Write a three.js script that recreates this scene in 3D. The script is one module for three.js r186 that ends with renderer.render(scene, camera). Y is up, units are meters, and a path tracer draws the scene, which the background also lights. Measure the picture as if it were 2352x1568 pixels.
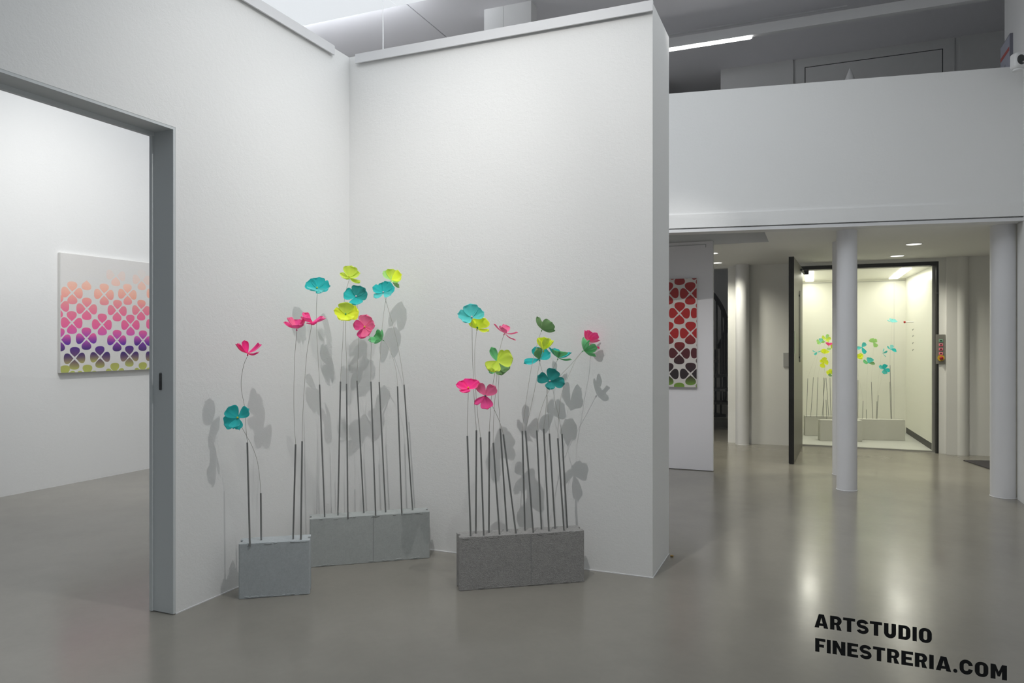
import * as THREE from 'three';
import { RoundedBoxGeometry } from 'three/addons/geometries/RoundedBoxGeometry.js';
import { RectAreaLightUniformsLib } from 'three/addons/lights/RectAreaLightUniformsLib.js';
import { mergeGeometries } from 'three/addons/utils/BufferGeometryUtils.js';

RectAreaLightUniformsLib.init();
// ---------------------------------------------------------------- camera, sky, exposure
const FOC = 1650, EYE = 1.2, YAW = Math.atan(687 / FOC), CS = Math.cos(YAW), SN = Math.sin(YAW);
const scene = new THREE.Scene();
scene.background = new THREE.Color().setRGB(0.50, 0.55, 0.585);   // overcast dusk over the street behind the photographer
const camera = new THREE.PerspectiveCamera(2 * Math.atan(784 / FOC) * 180 / Math.PI, 1.5, 0.05, 60);
camera.position.set(0, EYE, 0); camera.rotation.y = YAW;
const renderer = new THREE.WebGLRenderer();
renderer.toneMapping = THREE.LinearToneMapping; renderer.toneMappingExposure = 1.04;
renderer.shadowMap.enabled = true;

// pixel of the photograph -> point: at a camera depth, or on a plane of the room
const V3 = (x, y, z) => new THREE.Vector3(x, y, z);
const at = (px, py, d) => { const a = (px - 1176) / FOC * d; return V3(a * CS - d * SN, EYE + (784 - py) / FOC * d, -a * SN - d * CS); };
const dZ = (px, z) => z / (-(px - 1176) / FOC * SN - CS);
const dX = (px, x) => x / ((px - 1176) / FOC * CS - SN);
const onZ = (px, py, z) => at(px, py, dZ(px, z));
const onX = (px, py, x) => at(px, py, dX(px, x));
const onY = (px, py, y) => at(px, py, (y - EYE) * FOC / (784 - py));
const RIGHT = V3(CS, 0, -SN), UP = V3(0, 1, 0), TOWARD = V3(SN, 0, CS);

// ---------------------------------------------------------------- measures of the room
const XL = -2.583, ZB = -3.638, XE = -0.742, ZE = -4.09, PART = 2.92, THK = 0.13;   // the corner of partition walls
const XP = -5.77, ROOF = 4.43, MAIN = 4.25, BOXY = 4.05, ZW = -8.87, CEIL = 2.097, XR = 1.45, ZG = -1.15;

// ---------------------------------------------------------------- large lights
function rect(name, w, l, pos, dir, color, radiance) {
  const L = new THREE.RectAreaLight(color, radiance, w, l); L.name = name;
  L.position.copy(pos); L.lookAt(pos.clone().add(dir)); scene.add(L); return L;
}
function spot(pos, target, color, cd, angle, pen, size) {
  const L = new THREE.SpotLight(color, cd, 0, angle, pen, 2); L.position.copy(pos); L.target.position.copy(target);
  L.castShadow = true; L.shadow.mapSize.set(1024, 1024); L.shadow.radius = size; scene.add(L); scene.add(L.target); return L;
}
const COOL = new THREE.Color(0.91, 0.955, 1.0), WARM = new THREE.Color(1.0, 0.97, 0.80), LIFT = new THREE.Color(1.0, 0.985, 0.86);
const PANEL_RADIANCE = 1.06, EDGE_RADIANCE = 25.0;
const SPOTS = [
  // position, target, candela, half angle, penumbra
  [V3(-1.28, 3.93, -1.42), V3(-1.36, 1.55, -3.64), 13.2, 0.60, 1],
  [V3(-0.40, 3.93, -2.40), V3(-2.58, 1.35, -2.95), 9.5, 0.56, 1],
  [V3(-3.9, 3.93, -2.9), V3(-5.77, 1.25, -4.6), 17, 0.62, 1],
  [V3(-0.30, 3.93, -2.95), V3(-1.25, 1.0, -6.83), 13, 0.20, 1],  // added lamp that brightens the sliding panel and its painting
];

// ---------------------------------------------------------------- helpers
let seed = 20240611;
const rnd = () => { seed = (seed * 1664525 + 1013904223) >>> 0; return seed / 4294967296; };
const taken = {};
function numbered(n) { const k = (taken[n] = (taken[n] || 0) + 1) - 1; return k ? `${n}_${String(k).padStart(3, '0')}` : n; }
function tag(o, label, category, group, kind) {
  if (label) o.userData.label = label; if (category) o.userData.category = category;
  if (group) o.userData.group = group; if (kind) o.userData.kind = kind; return o;
}
function mesh(name, geo, mat, parent) {
  const g = Array.isArray(geo) ? mergeGeometries(geo.map(x => x.index ? x.toNonIndexed() : x)) : geo;
  const m = new THREE.Mesh(g, mat); m.castShadow = m.receiveShadow = true;
  m.name = parent ? name : numbered(name); (parent || scene).add(m); return m;
}
function thing(name, pos, label, category, group) {
  const o = new THREE.Group(); o.name = numbered(name); if (pos) o.position.copy(pos); scene.add(o); return tag(o, label, category, group);
}
const struct = (name, geo, mat, label) => tag(mesh(name, geo, mat), label, null, null, 'structure');
// box between two corners, uv in metres
function box(x0, y0, z0, x1, y1, z1) {
  const g = new THREE.BoxGeometry(Math.abs(x1 - x0), Math.abs(y1 - y0), Math.abs(z1 - z0)).toNonIndexed();
  g.translate((x0 + x1) / 2, (y0 + y1) / 2, (z0 + z1) / 2); return metres(g);
}
function rbox(w, h, d, r, seg = 2) { return metres(new RoundedBoxGeometry(w, h, d, seg, r)); }
function metres(g) {
  if (g.index) g = g.toNonIndexed();
  const p = g.attributes.position, n = g.attributes.normal, uv = new Float32Array(p.count * 2);
  for (let i = 0; i < p.count; i++) {
    const a = Math.abs(n.getX(i)), b = Math.abs(n.getY(i)), c = Math.abs(n.getZ(i));
    const [u, v] = b >= a && b >= c ? [p.getX(i), p.getZ(i)] : a >= c ? [p.getZ(i), p.getY(i)] : [p.getX(i), p.getY(i)];
    uv[2 * i] = u; uv[2 * i + 1] = v;
  }
  g.setAttribute('uv', new THREE.BufferAttribute(uv, 2)); return g;
}
function prism(pts, y0, y1, holes = []) {      // polygon in x, z raised from y0 to y1
  const s = new THREE.Shape(pts.map(([x, z]) => new THREE.Vector2(x, -z)));
  for (const h of holes) s.holes.push(new THREE.Path(h.map(([x, z]) => new THREE.Vector2(x, -z))));
  const g = new THREE.ExtrudeGeometry(s, { depth: y1 - y0, bevelEnabled: false });
  g.rotateX(-Math.PI / 2); g.translate(0, y0, 0); g.computeVertexNormals(); return metres(g);
}
function tube(points, r, seg = 24, rad = 6) { return new THREE.TubeGeometry(new THREE.CatmullRomCurve3(points, false, 'centripetal'), seg, r, rad, false); }
function rod(a, b, r, rad = 10) {
  const d = b.clone().sub(a), g = new THREE.CylinderGeometry(r, r, d.length(), rad);
  g.applyQuaternion(new THREE.Quaternion().setFromUnitVectors(UP, d.clone().normalize()));
  g.translate((a.x + b.x) / 2, (a.y + b.y) / 2, (a.z + b.z) / 2); return g;
}
// tiling value noise
function noiseTex(size, layers, lo, hi, seedN, tint) {
  let s = seedN; const rr = () => { s = (s * 1664525 + 1013904223) >>> 0; return s / 4294967296; };
  const val = new Float32Array(size * size);
  for (const [cells, amp] of layers) {
    const grid = Array.from({ length: cells * cells }, rr), sm = t => t * t * (3 - 2 * t);
    for (let y = 0; y < size; y++) for (let x = 0; x < size; x++) {
      const fx = x / size * cells, fy = y / size * cells, x0 = Math.floor(fx), y0 = Math.floor(fy), tx = sm(fx - x0), ty = sm(fy - y0);
      const x1 = (x0 + 1) % cells, y1 = (y0 + 1) % cells;
      val[y * size + x] += amp * ((grid[y0 * cells + x0] * (1 - tx) + grid[y0 * cells + x1] * tx) * (1 - ty) + (grid[y1 * cells + x0] * (1 - tx) + grid[y1 * cells + x1] * tx) * ty);
    }
  }
  const sum = layers.reduce((a, l) => a + l[1], 0), data = new Uint8Array(size * size * 4);
  for (let i = 0; i < size * size; i++) {
    const v = lo + (hi - lo) * val[i] / sum;
    for (let k = 0; k < 3; k++) data[4 * i + k] = Math.max(0, Math.min(255, v * 255 * (tint ? tint[k] : 1)));
    data[4 * i + 3] = 255;
  }
  const t = new THREE.DataTexture(data, size, size); t.wrapS = t.wrapT = THREE.RepeatWrapping; t.magFilter = THREE.LinearFilter;
  t.minFilter = THREE.LinearMipmapLinearFilter; t.generateMipmaps = true; t.needsUpdate = true; return t;
}
function rep(t, per, srgb) { const c = t.clone(); c.repeat.set(1 / per, 1 / per); if (srgb) c.colorSpace = THREE.SRGBColorSpace; c.needsUpdate = true; return c; }

// ---------------------------------------------------------------- materials
const rgb = (r, g, b) => new THREE.Color().setRGB(r, g, b);
const std = (c, rough, more = {}) => new THREE.MeshStandardMaterial({ color: c, roughness: rough, ...more });
const nFine = noiseTex(512, [[32, 1], [96, .8], [200, .6]], 0, 1, 11);
const nFloor = noiseTex(512, [[5, 1.0], [13, .9], [40, .5], [110, .5]], 0, 1, 23);
const nRough = noiseTex(512, [[4, 1], [11, .8], [28, .4]], 0.32, 0.52, 31);
const nFloorCol = noiseTex(512, [[3, 1], [9, .7], [30, .4], [150, .25]], 0.86, 1.0, 57);
const nBlock = noiseTex(512, [[5, .25], [30, .4], [90, 1], [220, 1]], 0.80, 1.0, 77);
const nSmooth = noiseTex(512, [[5, .4], [30, .4], [90, .6], [220, .6]], 0.88, 1.0, 83);
const nPore = noiseTex(512, [[20, .5], [80, 1], [200, 1]], 0, 1, 91);
const M = {
  paint: std(rgb(0.83, 0.83, 0.82), 0.75, { bumpMap: rep(nFine, 0.5), bumpScale: 0.0006 }),
  ceilingPaint: std(rgb(0.80, 0.79, 0.82), 0.9),
  jamb: std(rgb(0.62, 0.65, 0.66), 0.55),
  floor: std(rgb(0.285, 0.268, 0.230), 0.5, { map: rep(nFloorCol, 3.1, true), roughnessMap: rep(nRough, 2.3), bumpMap: rep(nFloor, 0.60), bumpScale: 0.0003 }),
  trim: std(rgb(0.74, 0.74, 0.75), 0.6),
  column: std(rgb(0.78, 0.78, 0.80), 0.45),
  panelPaint: std(rgb(0.82, 0.80, 0.82), 0.6),
  blackMetal: std(rgb(0.018, 0.016, 0.012), 0.45, { metalness: 0.3 }),
  stair: std(rgb(0.012, 0.011, 0.011), 0.5),
  tread: std(rgb(0.03, 0.03, 0.03), 0.35),
  leafFace: std(rgb(0.13, 0.125, 0.095), 0.4, { metalness: 0.4 }),
  liftWall: std(rgb(0.86, 0.86, 0.78), 0.28),
  liftFloor: std(rgb(0.52, 0.53, 0.50), 0.5),
  steel: std(rgb(0.50, 0.50, 0.48), 0.35, { metalness: 0.85 }),
  dullSteel: std(rgb(0.24, 0.235, 0.21), 0.45, { metalness: 0.3 }),
  seam: std(rgb(0.22, 0.225, 0.225), 0.9),
  rod: std(rgb(0.30, 0.305, 0.30), 0.42, { metalness: 0.75 }),
  wire: std(rgb(0.46, 0.44, 0.40), 0.5, { metalness: 0.3 }),
  plate: std(rgb(0.42, 0.42, 0.42), 0.5),
  mat: std(rgb(0.055, 0.05, 0.055), 0.95, { bumpMap: rep(nFine, 0.1), bumpScale: 0.002 }),
  red: std(rgb(0.45, 0.02, 0.01), 0.4), yellow: std(rgb(0.62, 0.42, 0.02), 0.5), black: std(rgb(0.012, 0.012, 0.014), 0.3),
  vinyl: std(rgb(0.006, 0.006, 0.006), 0.6), white: std(rgb(0.8, 0.8, 0.8), 0.5), brass: std(rgb(0.45, 0.30, 0.10), 0.4, { metalness: 0.6 }),
  glass: new THREE.MeshPhysicalMaterial({ color: 0xffffff, roughness: 0, transmission: 1, thickness: 0, ior: 1.45 }),
  aluminium: std(rgb(0.35, 0.35, 0.36), 0.4, { metalness: 0.8 }),
};
const emit = (c, k) => new THREE.MeshStandardMaterial({ color: 0x888888, roughness: 0.6, emissive: c, emissiveIntensity: k });
const block = (c, bump) => std(c, 0.95, { map: rep(bump > 0.002 ? nBlock : nSmooth, 0.55, true), bumpMap: rep(nPore, 0.22), bumpScale: bump });

// ================================================================ THE SETTING
struct('floor', box(-6.0, -0.12, -12.2, 3.3, 0, -0.95), M.floor, 'glossy grey resin floor of the gallery');
// partition with the wide opening, at the foot of which the jamb stands
const Zj = onY(403, 1410, 0).z, HEAD = 2.142;
struct('wall_left', [
  box(XL - THK, 0, ZB - THK, XL, PART, Zj), box(XL - THK, HEAD, Zj, XL, PART, -1.2),
], M.paint, 'white partition wall with a wide grey-lined opening');
{ // grey lining of the opening
  const j = thing('trim_1', null, 'grey lining boards of the wide opening'); j.userData.kind = 'structure';
  mesh('jamb_board', box(XL - THK - 0.012, 0.004, Zj, XL - 0.001, HEAD, Zj + 0.012), M.jamb, j);
  mesh('head_board', box(XL - THK - 0.012, HEAD - 0.012, Zj + 0.012, XL - 0.001, HEAD, -1.2), M.jamb, j);
  mesh('guide_rail', [box(XL - THK - 0.004, 0.004, Zj + 0.012, XL - THK + 0.012, HEAD - 0.03, Zj + 0.021), box(XL - THK - 0.004, HEAD - 0.03, Zj + 0.012, XL - THK + 0.016, HEAD - 0.012, -1.2)], M.jamb, j);
  const p = onZ(366, 876, Zj + 0.02);
  const s = new RoundedBoxGeometry(0.012, 0.078, 0.012, 3, 0.0055); s.translate(p.x, p.y, Zj + 0.014);
  mesh('latch_slot', s, M.black, j);
}
struct('wall_back', box(XL, 0, ZB - 0.452, XE, PART, ZB), M.paint, 'white nook wall behind the paper flowers');
{ // cap strips that stand proud at the top of the partition
  const z1 = onX(763, 118, XL).z, x0 = onZ(820, 137, ZB).x;
  struct('trim_2', [box(XL + 0.009, PART - 0.050, z1, XL + 0.019, PART + 0.004, -1.2), box(XL, PART - 0.012, z1, XL + 0.009, PART + 0.004, -1.2)], M.trim, 'thin white cap strip along the partition top');
  struct('trim_3', [box(x0, PART - 0.050, ZB + 0.009, XE + 0.004, PART + 0.004, ZB + 0.019), box(x0, PART - 0.012, ZB, XE + 0.004, PART + 0.004, ZB + 0.009)], M.trim, 'thin white cap strip along the nook wall top');
  // sealant bead at the foot of the walls
  struct('baseboard_left', box(XL, 0, ZB, XL + 0.003, 0.004, Zj), M.trim, 'thin white sealant line under the partition');
  struct('baseboard_back', [box(XL, 0, ZB, XE + 0.003, 0.004, ZB + 0.003), box(XE, 0, ZE, XE + 0.003, 0.004, ZB)], M.trim, 'thin white sealant line under the nook wall');
}
struct('wall_far_left', box(XP - 0.15, 0, -12.2, XP, ROOF, -1.0), M.paint, 'white wall that carries the pastel painting');
struct('wall_right', [box(XR, 0, -6.53, XR + 0.2, ROOF, -1.0), box(XR, 2.4, -6.92, XR + 0.2, ROOF, -6.53)], M.paint, 'white wall at the edge of the mezzanine');
// main ceiling, with the bright light panels let in; seams between boards
const ZP = -5.27, ZT = -7.18, XS = -3.376;
struct('ceiling', [
  box(-5.95, MAIN, -12.2, XS - 0.006, MAIN + 0.2, -1.0), box(XS - 0.006, MAIN + 0.02, ZT, XS + 0.006, MAIN + 0.2, -1.0), box(XS + 0.006, MAIN, ZT, 3.3, MAIN + 0.2, -1.0),
], M.ceilingPaint, 'pale grey ceiling boards');
struct('ceiling_mezzanine', box(XS - 0.006, ROOF, -12.2, 3.3, ROOF + 0.12, ZT), M.ceilingPaint, 'pale ceiling over the mezzanine');
struct('trim_4', box(-1.4, MAIN - 0.012, ZT - 0.025, onZ(1945, 17, ZT).x, MAIN + 0.03, ZT), M.trim, 'white edge strip of the main ceiling');
// far wall with the dark stair opening and the lift
const XD0 = -1.75, XD1 = onZ(1672, 1016, ZW).x, LX0 = -0.125, LX1 = 1.262, LTOP = 2.06;
struct('wall_rear', [
  box(-5.77, 0, ZW - 0.12, XD0, ROOF, ZW), box(XD1, 0, ZW - 0.12, LX0, CEIL + 0.25, ZW), box(LX0, LTOP, ZW - 0.12, LX1, CEIL + 0.25, ZW),
  box(LX1, 0, ZW - 0.12, 3.3, CEIL + 0.25, ZW), box(XD0, 2.075, ZW - 0.12, XD1, CEIL + 0.25, ZW), box(-0.99, CEIL + 0.25, ZW - 0.12, 3.3, ROOF + 0.1, ZW),
], M.paint, 'white far wall around the lift');
struct('wall_side', box(3.15, 0, -9.0, 3.3, ROOF, -6.4), M.paint, 'white side wall beyond the columns');
struct('wall_return', box(XR + 0.2, 0, -6.53, 3.3, ROOF, -6.4), M.paint, 'white return wall beside the column');
// stair room behind the opening
struct('wall_stairwell', [
  box(-3.2, 0, -11.8, -0.32, ROOF + 0.1, -11.65), box(-3.2, 0, -11.65, -3.05, ROOF + 0.1, ZW - 0.12), box(-0.42, 0, -11.65, -0.32, ROOF + 0.1, ZW - 0.12),
], M.paint, 'white walls of the stairwell');

// mezzanine slab with the recess of the sliding panel, parapet and fascia (slightly turned)
const FA = V3(-1.076, 0, -5.96), FB = V3(1.44, 0, -6.363), FD = FB.clone().sub(FA).normalize(), FANG = Math.atan2(-FD.z, FD.x);
const FL = FA.clone().addScaledVector(FD, -1.55);
const SX1 = -0.352, SZ0 = -6.10, SZ1 = -6.86;
{
  const outline = [[FL.x, FL.z - 0.137], [FB.x + 0.01, FB.z - 0.137], [XR + 0.01, -6.42], [3.2, -6.42], [3.2, ZW], [FL.x, ZW]];
  const hole = [[-2.4, SZ0], [SX1, SZ0], [SX1, SZ1], [-2.4, SZ1]];
  struct('ceiling_low', [prism(outline, CEIL, CEIL + 0.235, [hole])], M.paint, 'white low ceiling under the mezzanine');
  struct('floor_mezzanine', [prism(outline, CEIL + 0.235, CEIL + 0.26)], M.paint, 'mezzanine floor slab');
  const g = thing('trim_5', null, 'steel sliding tracks in the recess of the low ceiling'); g.userData.kind = 'structure';
  for (const z of [-6.62, -6.74]) mesh('track_rail', box(-2.4, CEIL + 0.19, z - 0.015, SX1 - 0.02, CEIL + 0.235, z + 0.015), M.dullSteel, g);
}
{ // parapet: local x runs along it
  const L = FL.distanceTo(FB) + 0.011, p = thing('wall_parapet', FL, 'white mezzanine parapet with a plain fascia band'); p.userData.kind = 'structure'; p.rotation.y = FANG;
  mesh('upper_panel', box(0, 2.238, -0.12, L, 3.24, 0), M.paint, p);
  mesh('fascia_band', box(0, 2.128, -0.13, L, 2.238, 0.012), M.paint, p);
  mesh('bottom_strip', box(0, CEIL - 0.004, -0.13, L, 2.118, 0.009), M.trim, p);
  mesh('gap_back', box(0, 2.118, -0.13, L, 2.128, -0.03), M.paint, p);
}
{ // flush panels on the mezzanine wall
  const p = (px, py) => onZ(px, py, ZW);
  const g = thing('wall_panel', null, 'pale wall board standing beside the flush door on the mezzanine', 'wall panel');
  mesh('board', box(p(1656, 0).x, CEIL + 0.27, ZW, p(1822, 0).x, ROOF + 0.02, ZW + 0.03), M.paint, g);
  const d = thing('door_1', null, 'wide flush door with a dark joint on the mezzanine'); d.userData.kind = 'structure';
  const x0 = p(1848, 0).x, x1 = p(2166, 0).x, top = onZ(1848, 154, ZW + 0.014).y;
  mesh('door_leaf', box(x0 + 0.01, CEIL + 0.27, ZW, x1 - 0.01, top - 0.01, ZW + 0.012), M.paint, d);
  mesh('door_surround', [box(p(1827, 0).x, CEIL + 0.27, ZW, x0, ROOF + 0.02, ZW + 0.014), box(x1, CEIL + 0.27, ZW, p(2192, 0).x, ROOF + 0.02, ZW + 0.014), box(x0, top, ZW, x1, ROOF + 0.02, ZW + 0.014)], M.paint, d);
  mesh('joint', [box(x0, CEIL + 0.27, ZW, x0 + 0.012, top, ZW + 0.005), box(x1 - 0.012, CEIL + 0.27, ZW, x1, top, ZW + 0.005), box(x0, top - 0.012, ZW, x1, top, ZW + 0.005)], M.black, d);
  const w = thing('wall_panel', null, 'flat grey wall board between the flush door and the poster wall', 'wall panel');
  mesh('board', box(p(2205, 0).x, CEIL + 0.27, ZW, 2.4, ROOF + 0.02, ZW + 0.02), M.paint, w);
}
// the street outside, out of the frame: pavement, road and the facade across
struct('floor_street', box(-45, -0.14, -0.95, 45, -0.01, 14), std(rgb(0.16, 0.16, 0.16), 0.9), 'dark pavement and road outside');
struct('wall_street', box(-45, -0.01, 14, 45, 14.5, 16), std(rgb(0.34, 0.335, 0.33), 0.9), 'grey facade across the street');
// shop window between the photographer and the room
{
  const w = thing('window_1', null, 'large clear shop window pane with its metal frame'); w.userData.kind = 'structure';
  mesh('pane', box(-5.7, 0.06, ZG - 0.004, XR - 0.02, ROOF - 0.06, ZG + 0.004), M.glass, w);
  mesh('window_frame', [box(-5.77, 0, ZG - 0.03, XR, 0.06, ZG + 0.03), box(-5.77, ROOF - 0.06, ZG - 0.03, XR, ROOF, ZG + 0.03), box(-5.77, 0.06, ZG - 0.03, -5.7, ROOF - 0.06, ZG + 0.03), box(XR - 0.02, 0.06, ZG - 0.03, XR, ROOF - 0.06, ZG + 0.03)], M.aluminium, w);
}

// ================================================================ LAMPS
{ // luminous boxes hung under the hall ceiling: glowing underside, one rear edge with an added glow
  const xs = [-5.5, -3.25, -1.0, 0.55], zs = [-1.95, -3.61, ZP];
  for (let i = 0; i < 3; i++) for (let k = 0; k < 2; k++) {
    const x0 = xs[i], x1 = xs[i + 1], z0 = zs[k], z1 = zs[k + 1], hw = (x1 - x0) / 2, hl = (z0 - z1) / 2;
    const where = ['above the pastel painting room', 'above the flower nook', 'above the passage'][i] + [' near the shop window', ' towards the rear hall'][k];
    const g = thing('ceiling_light_panel', V3((x0 + x1) / 2, BOXY, (z0 + z1) / 2), 'white luminous ceiling panel ' + where, 'ceiling light', 'luminous ceiling panels');
    mesh('frame', box(-hw, 0.01, -hl + (k && i < 1 ? 0.19 : 0), hw, MAIN - BOXY, hl), M.white, g);
    mesh('diffuser', box(-hw + 0.002, 0.002, -hl + 0.002, hw - 0.002, 0.01, hl - 0.002), emit(COOL, 0.8), g);
    rect('panel_light', x1 - x0 - 0.006, z0 - z1 - 0.006, V3((x0 + x1) / 2, BOXY - 0.002, (z0 + z1) / 2), V3(0, -1, 0), COOL, PANEL_RADIANCE);
    if (k === 1 && i < 1) {
      const e = prism([[-hw + 0.002, 0], [hw - 0.002, 0], [hw - 0.002, 0.006], [-hw + 0.002, 0.006]], 0, 0.2); e.rotateX(1.05); e.translate(0, 0.02, -hl - 0.002); // added glowing strip, slopes up and back to brighten the ceiling behind
      mesh('added_edge_glow', e, emit(COOL, 0.8), g);
      rect('added_edge_light', x1 - x0 - 0.01, 0.19, V3((x0 + x1) / 2, BOXY + 0.078, z1 + 0.082), V3(0, 0.867, -0.498), COOL, EDGE_RADIANCE);  // added light for the ceiling, sits on the sloped strip
    }
  }
}
SPOTS.forEach(([p, t, cd, ang, pen], i) => { // spotlights hung from the ceiling, out of the frame
  const g = thing('spotlight', p, ['black spotlight aimed at the nook wall', 'black spotlight aimed across the nook at the partition', 'black spotlight aimed at the pastel painting', 'added unseen spotlight brightening the sliding panel and red painting'][i], 'spotlight', 'ceiling spotlights');
  const dir = t.clone().sub(p).normalize(), q = new THREE.Quaternion().setFromUnitVectors(V3(0, -1, 0), dir);
  const can = new THREE.LatheGeometry([[0.0, 0.15], [0.03, 0.15], [0.04, 0.13], [0.045, 0.0], [0.04, 0.0], [0.037, 0.05], [0.0, 0.05]].map(a => new THREE.Vector2(...a)), 24);
  can.applyQuaternion(q); mesh('housing', can, M.black, g);
  const lens = new THREE.CylinderGeometry(0.034, 0.034, 0.004, 24); lens.translate(0, 0.04, 0); lens.applyQuaternion(q);
  mesh('lens', lens, emit(rgb(1, 1, 1), 2), g);
  mesh('stem', rod(V3(0, 0.1, 0), V3(0, BOXY - p.y - 0.003, 0), 0.008), M.black, g);
  spot(p.clone().addScaledVector(dir, 0.005), t, rgb(1, 0.985, 0.96), cd, ang, pen, 0.6);
});
{ // linear light channel above the mezzanine
  const z = -6.9, y0 = 3.988, y1 = 4.078, xe = onZ(1728, 82, z).x;
  const g = thing('linear_light', V3(0, y0, z), 'white suspended light channel with a glowing tube over the mezzanine', 'ceiling light');
  mesh('channel', box(-1.7, 0, -0.03, XR, y1 - y0, 0.03), M.white, g);
  const t = new THREE.CapsuleGeometry(0.016, xe + 1.5, 4, 10); t.rotateZ(Math.PI / 2); t.translate((xe - 1.5) / 2 - 0.016, -0.014, 0.012);
  mesh('lamp_tube', t, emit(rgb(1, 0.99, 0.98), 5), g);
  for (const x of [-1.55, 1.36]) mesh('hanger', rod(V3(x, y1 - y0, 0), V3(x, MAIN - y0, 0), 0.003), M.white, g);
  rect('tube_light', xe + 1.5, 0.03, V3((xe - 1.5) / 2, y0 - 0.034, z + 0.012), V3(0, -1, 0.25), rgb(1, 0.97, 0.96), 1.5);
}
// recessed downlights under the mezzanine
const DOWN = [[2099, 560, 14, 'nearer the fascia'], [2061, 587, 13, 'before the lift doorway'], [1645, 603, 12, 'before the dark stair opening'], [1634, 581, 12, 'beside the white sliding panel']];
for (const [px, py, , where] of DOWN) {
  const p = onY(px, py, CEIL), r = 0.062;
  const g = thing('downlight', p, 'round recessed downlight ' + where, 'downlight', 'recessed downlights');
  const ring = new THREE.TorusGeometry(r + 0.006, 0.005, 8, 32); ring.rotateX(Math.PI / 2); mesh('ring', ring, M.white, g);
  const lens = new THREE.CylinderGeometry(r, r, 0.006, 32); lens.translate(0, -0.002, 0); mesh('lens', lens, emit(rgb(1, 0.985, 0.9), 1.6), g);
  spot(V3(p.x, CEIL - 0.012, p.z), V3(p.x, 0, p.z), WARM, 5.8, 1.25, 1, 3);
}

// ================================================================ THE LIFT
const CZ = -10.58, CX0 = -0.16, CX1 = 1.30, CTOP = 2.018, ZF = ZW - 0.10;
{
  const g = thing('lift', V3(0.57, 0, ZF), 'lit cream lift cabin with black door frame', 'lift');
  const ox = -0.57, oz = -ZF, b = (x0, y0, z0, x1, y1, z1) => box(x0 + ox, y0, z0 + oz, x1 + ox, y1, z1 + oz);
  mesh('back_wall', b(CX0, 0, CZ - 0.05, CX1, CTOP, CZ), M.liftWall, g);
  // the side wall opens slightly towards the doorway
  const sw = prism([[1.135 + ox, CZ + oz], [1.215 + ox, ZF - 0.02 + oz], [1.34 + ox, ZF - 0.02 + oz], [1.34 + ox, CZ + oz]], 0.09, CTOP);
  mesh('side_wall', sw, M.liftWall, g);
  const sk = prism([[1.14 + ox, CZ + oz], [1.22 + ox, ZF - 0.02 + oz], [1.34 + ox, ZF - 0.02 + oz], [1.34 + ox, CZ + oz]], 0.0, 0.09);
  mesh('skirting', sk, M.blackMetal, g);
  mesh('side_wall', b(CX0 - 0.05, 0, CZ, CX0 + 0.02, CTOP, ZF - 0.02), M.liftWall, g);
  mesh('cabin_ceiling', b(CX0, CTOP, CZ - 0.05, CX1 + 0.04, CTOP + 0.05, ZF - 0.02), M.liftWall, g);
  mesh('cabin_floor', b(CX0, -0.02, CZ, CX1, 0.012, ZF), M.liftFloor, g);
  mesh('threshold', b(LX0, 0, ZF, LX1, 0.014, ZF + 0.03), M.steel, g);
  // frame around the doorway
  mesh('frame_head', b(LX0, 2.018, ZF, LX1, LTOP, ZW + 0.004), M.blackMetal, g);
  mesh('frame_post', b(LX1 - 0.022, 0, ZF, LX1, 2.018, ZW + 0.004), M.blackMetal, g);
  mesh('frame_post', b(LX0, 0, ZF, LX0 + 0.02, 2.018, ZW + 0.004), M.blackMetal, g);
  mesh('edge_strip', b(LX1 - 0.05, 0.015, ZF - 0.01, LX1 - 0.022, 2.018, ZF + 0.02), M.steel, g);
  mesh('seam', b(1.0, 0.2, CZ, 1.002, CTOP - 0.05, CZ + 0.0006), M.plate, g);
  mesh('top_rail', b(CX0, CTOP - 0.03, CZ, 1.13, CTOP - 0.026, CZ + 0.006), M.plate, g);
  const pa = onY(2047, 638, CTOP), xr = 0.98, xl = -0.02;
  for (const x of [xl, xr]) {
    mesh('light_strip', b(x - 0.05, CTOP - 0.012, CZ + 0.12, x + 0.05, CTOP, ZF - 0.08), emit(LIFT, 3), g);
    rect('lift_light', 0.10, 1.38, V3(x, CTOP - 0.014, (CZ + ZF) / 2 + 0.03), V3(0, -1, 0), LIFT, 12.5);
  }
}
{ // control plate beside the lift
  const a = onZ(2160, 801, ZW), g = thing('lift_call_panel', a, 'steel lift control plate with lit buttons and red stop knob', 'control panel');
  const pl = rbox(0.088, 0.318, 0.012, 0.003); pl.translate(0, -0.004, 0.006); mesh('face_plate', pl, M.dullSteel, g);
  const k = (py) => onZ(2161, py, ZW).y - a.y;
  const bt = (py, c, n) => {
    const q = mesh('button', (() => { const s = rbox(0.036, 0.026, 0.01, 0.003); s.translate(0.002, k(py), 0.015); return s; })(), emit(c, n), g);
    const s = rbox(0.02, 0.012, 0.004, 0.001); s.translate(0.002, k(py), 0.021); mesh('button_cap', s, M.black, q); return q;
  };
  bt(782, rgb(0.0, 0.35, 0.12), 0.35); for (const y of [791.5, 801.5, 811.5]) bt(y, rgb(0.8, 0.02, 0.08), 0.55);
  const col = new THREE.CylinderGeometry(0.033, 0.033, 0.012, 24); col.rotateX(Math.PI / 2); col.translate(0.003, k(822), 0.018); const kn = mesh('stop_collar', col, M.yellow, g);
  const kb = new THREE.LatheGeometry([[0, 0.03], [0.014, 0.028], [0.019, 0.02], [0.017, 0.008], [0.012, 0], [0, 0]].map(v => new THREE.Vector2(...v)), 20); kb.rotateX(Math.PI / 2); kb.translate(0.004, k(822), 0.022);
  mesh('stop_knob', kb, M.red, kn);
}
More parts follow.
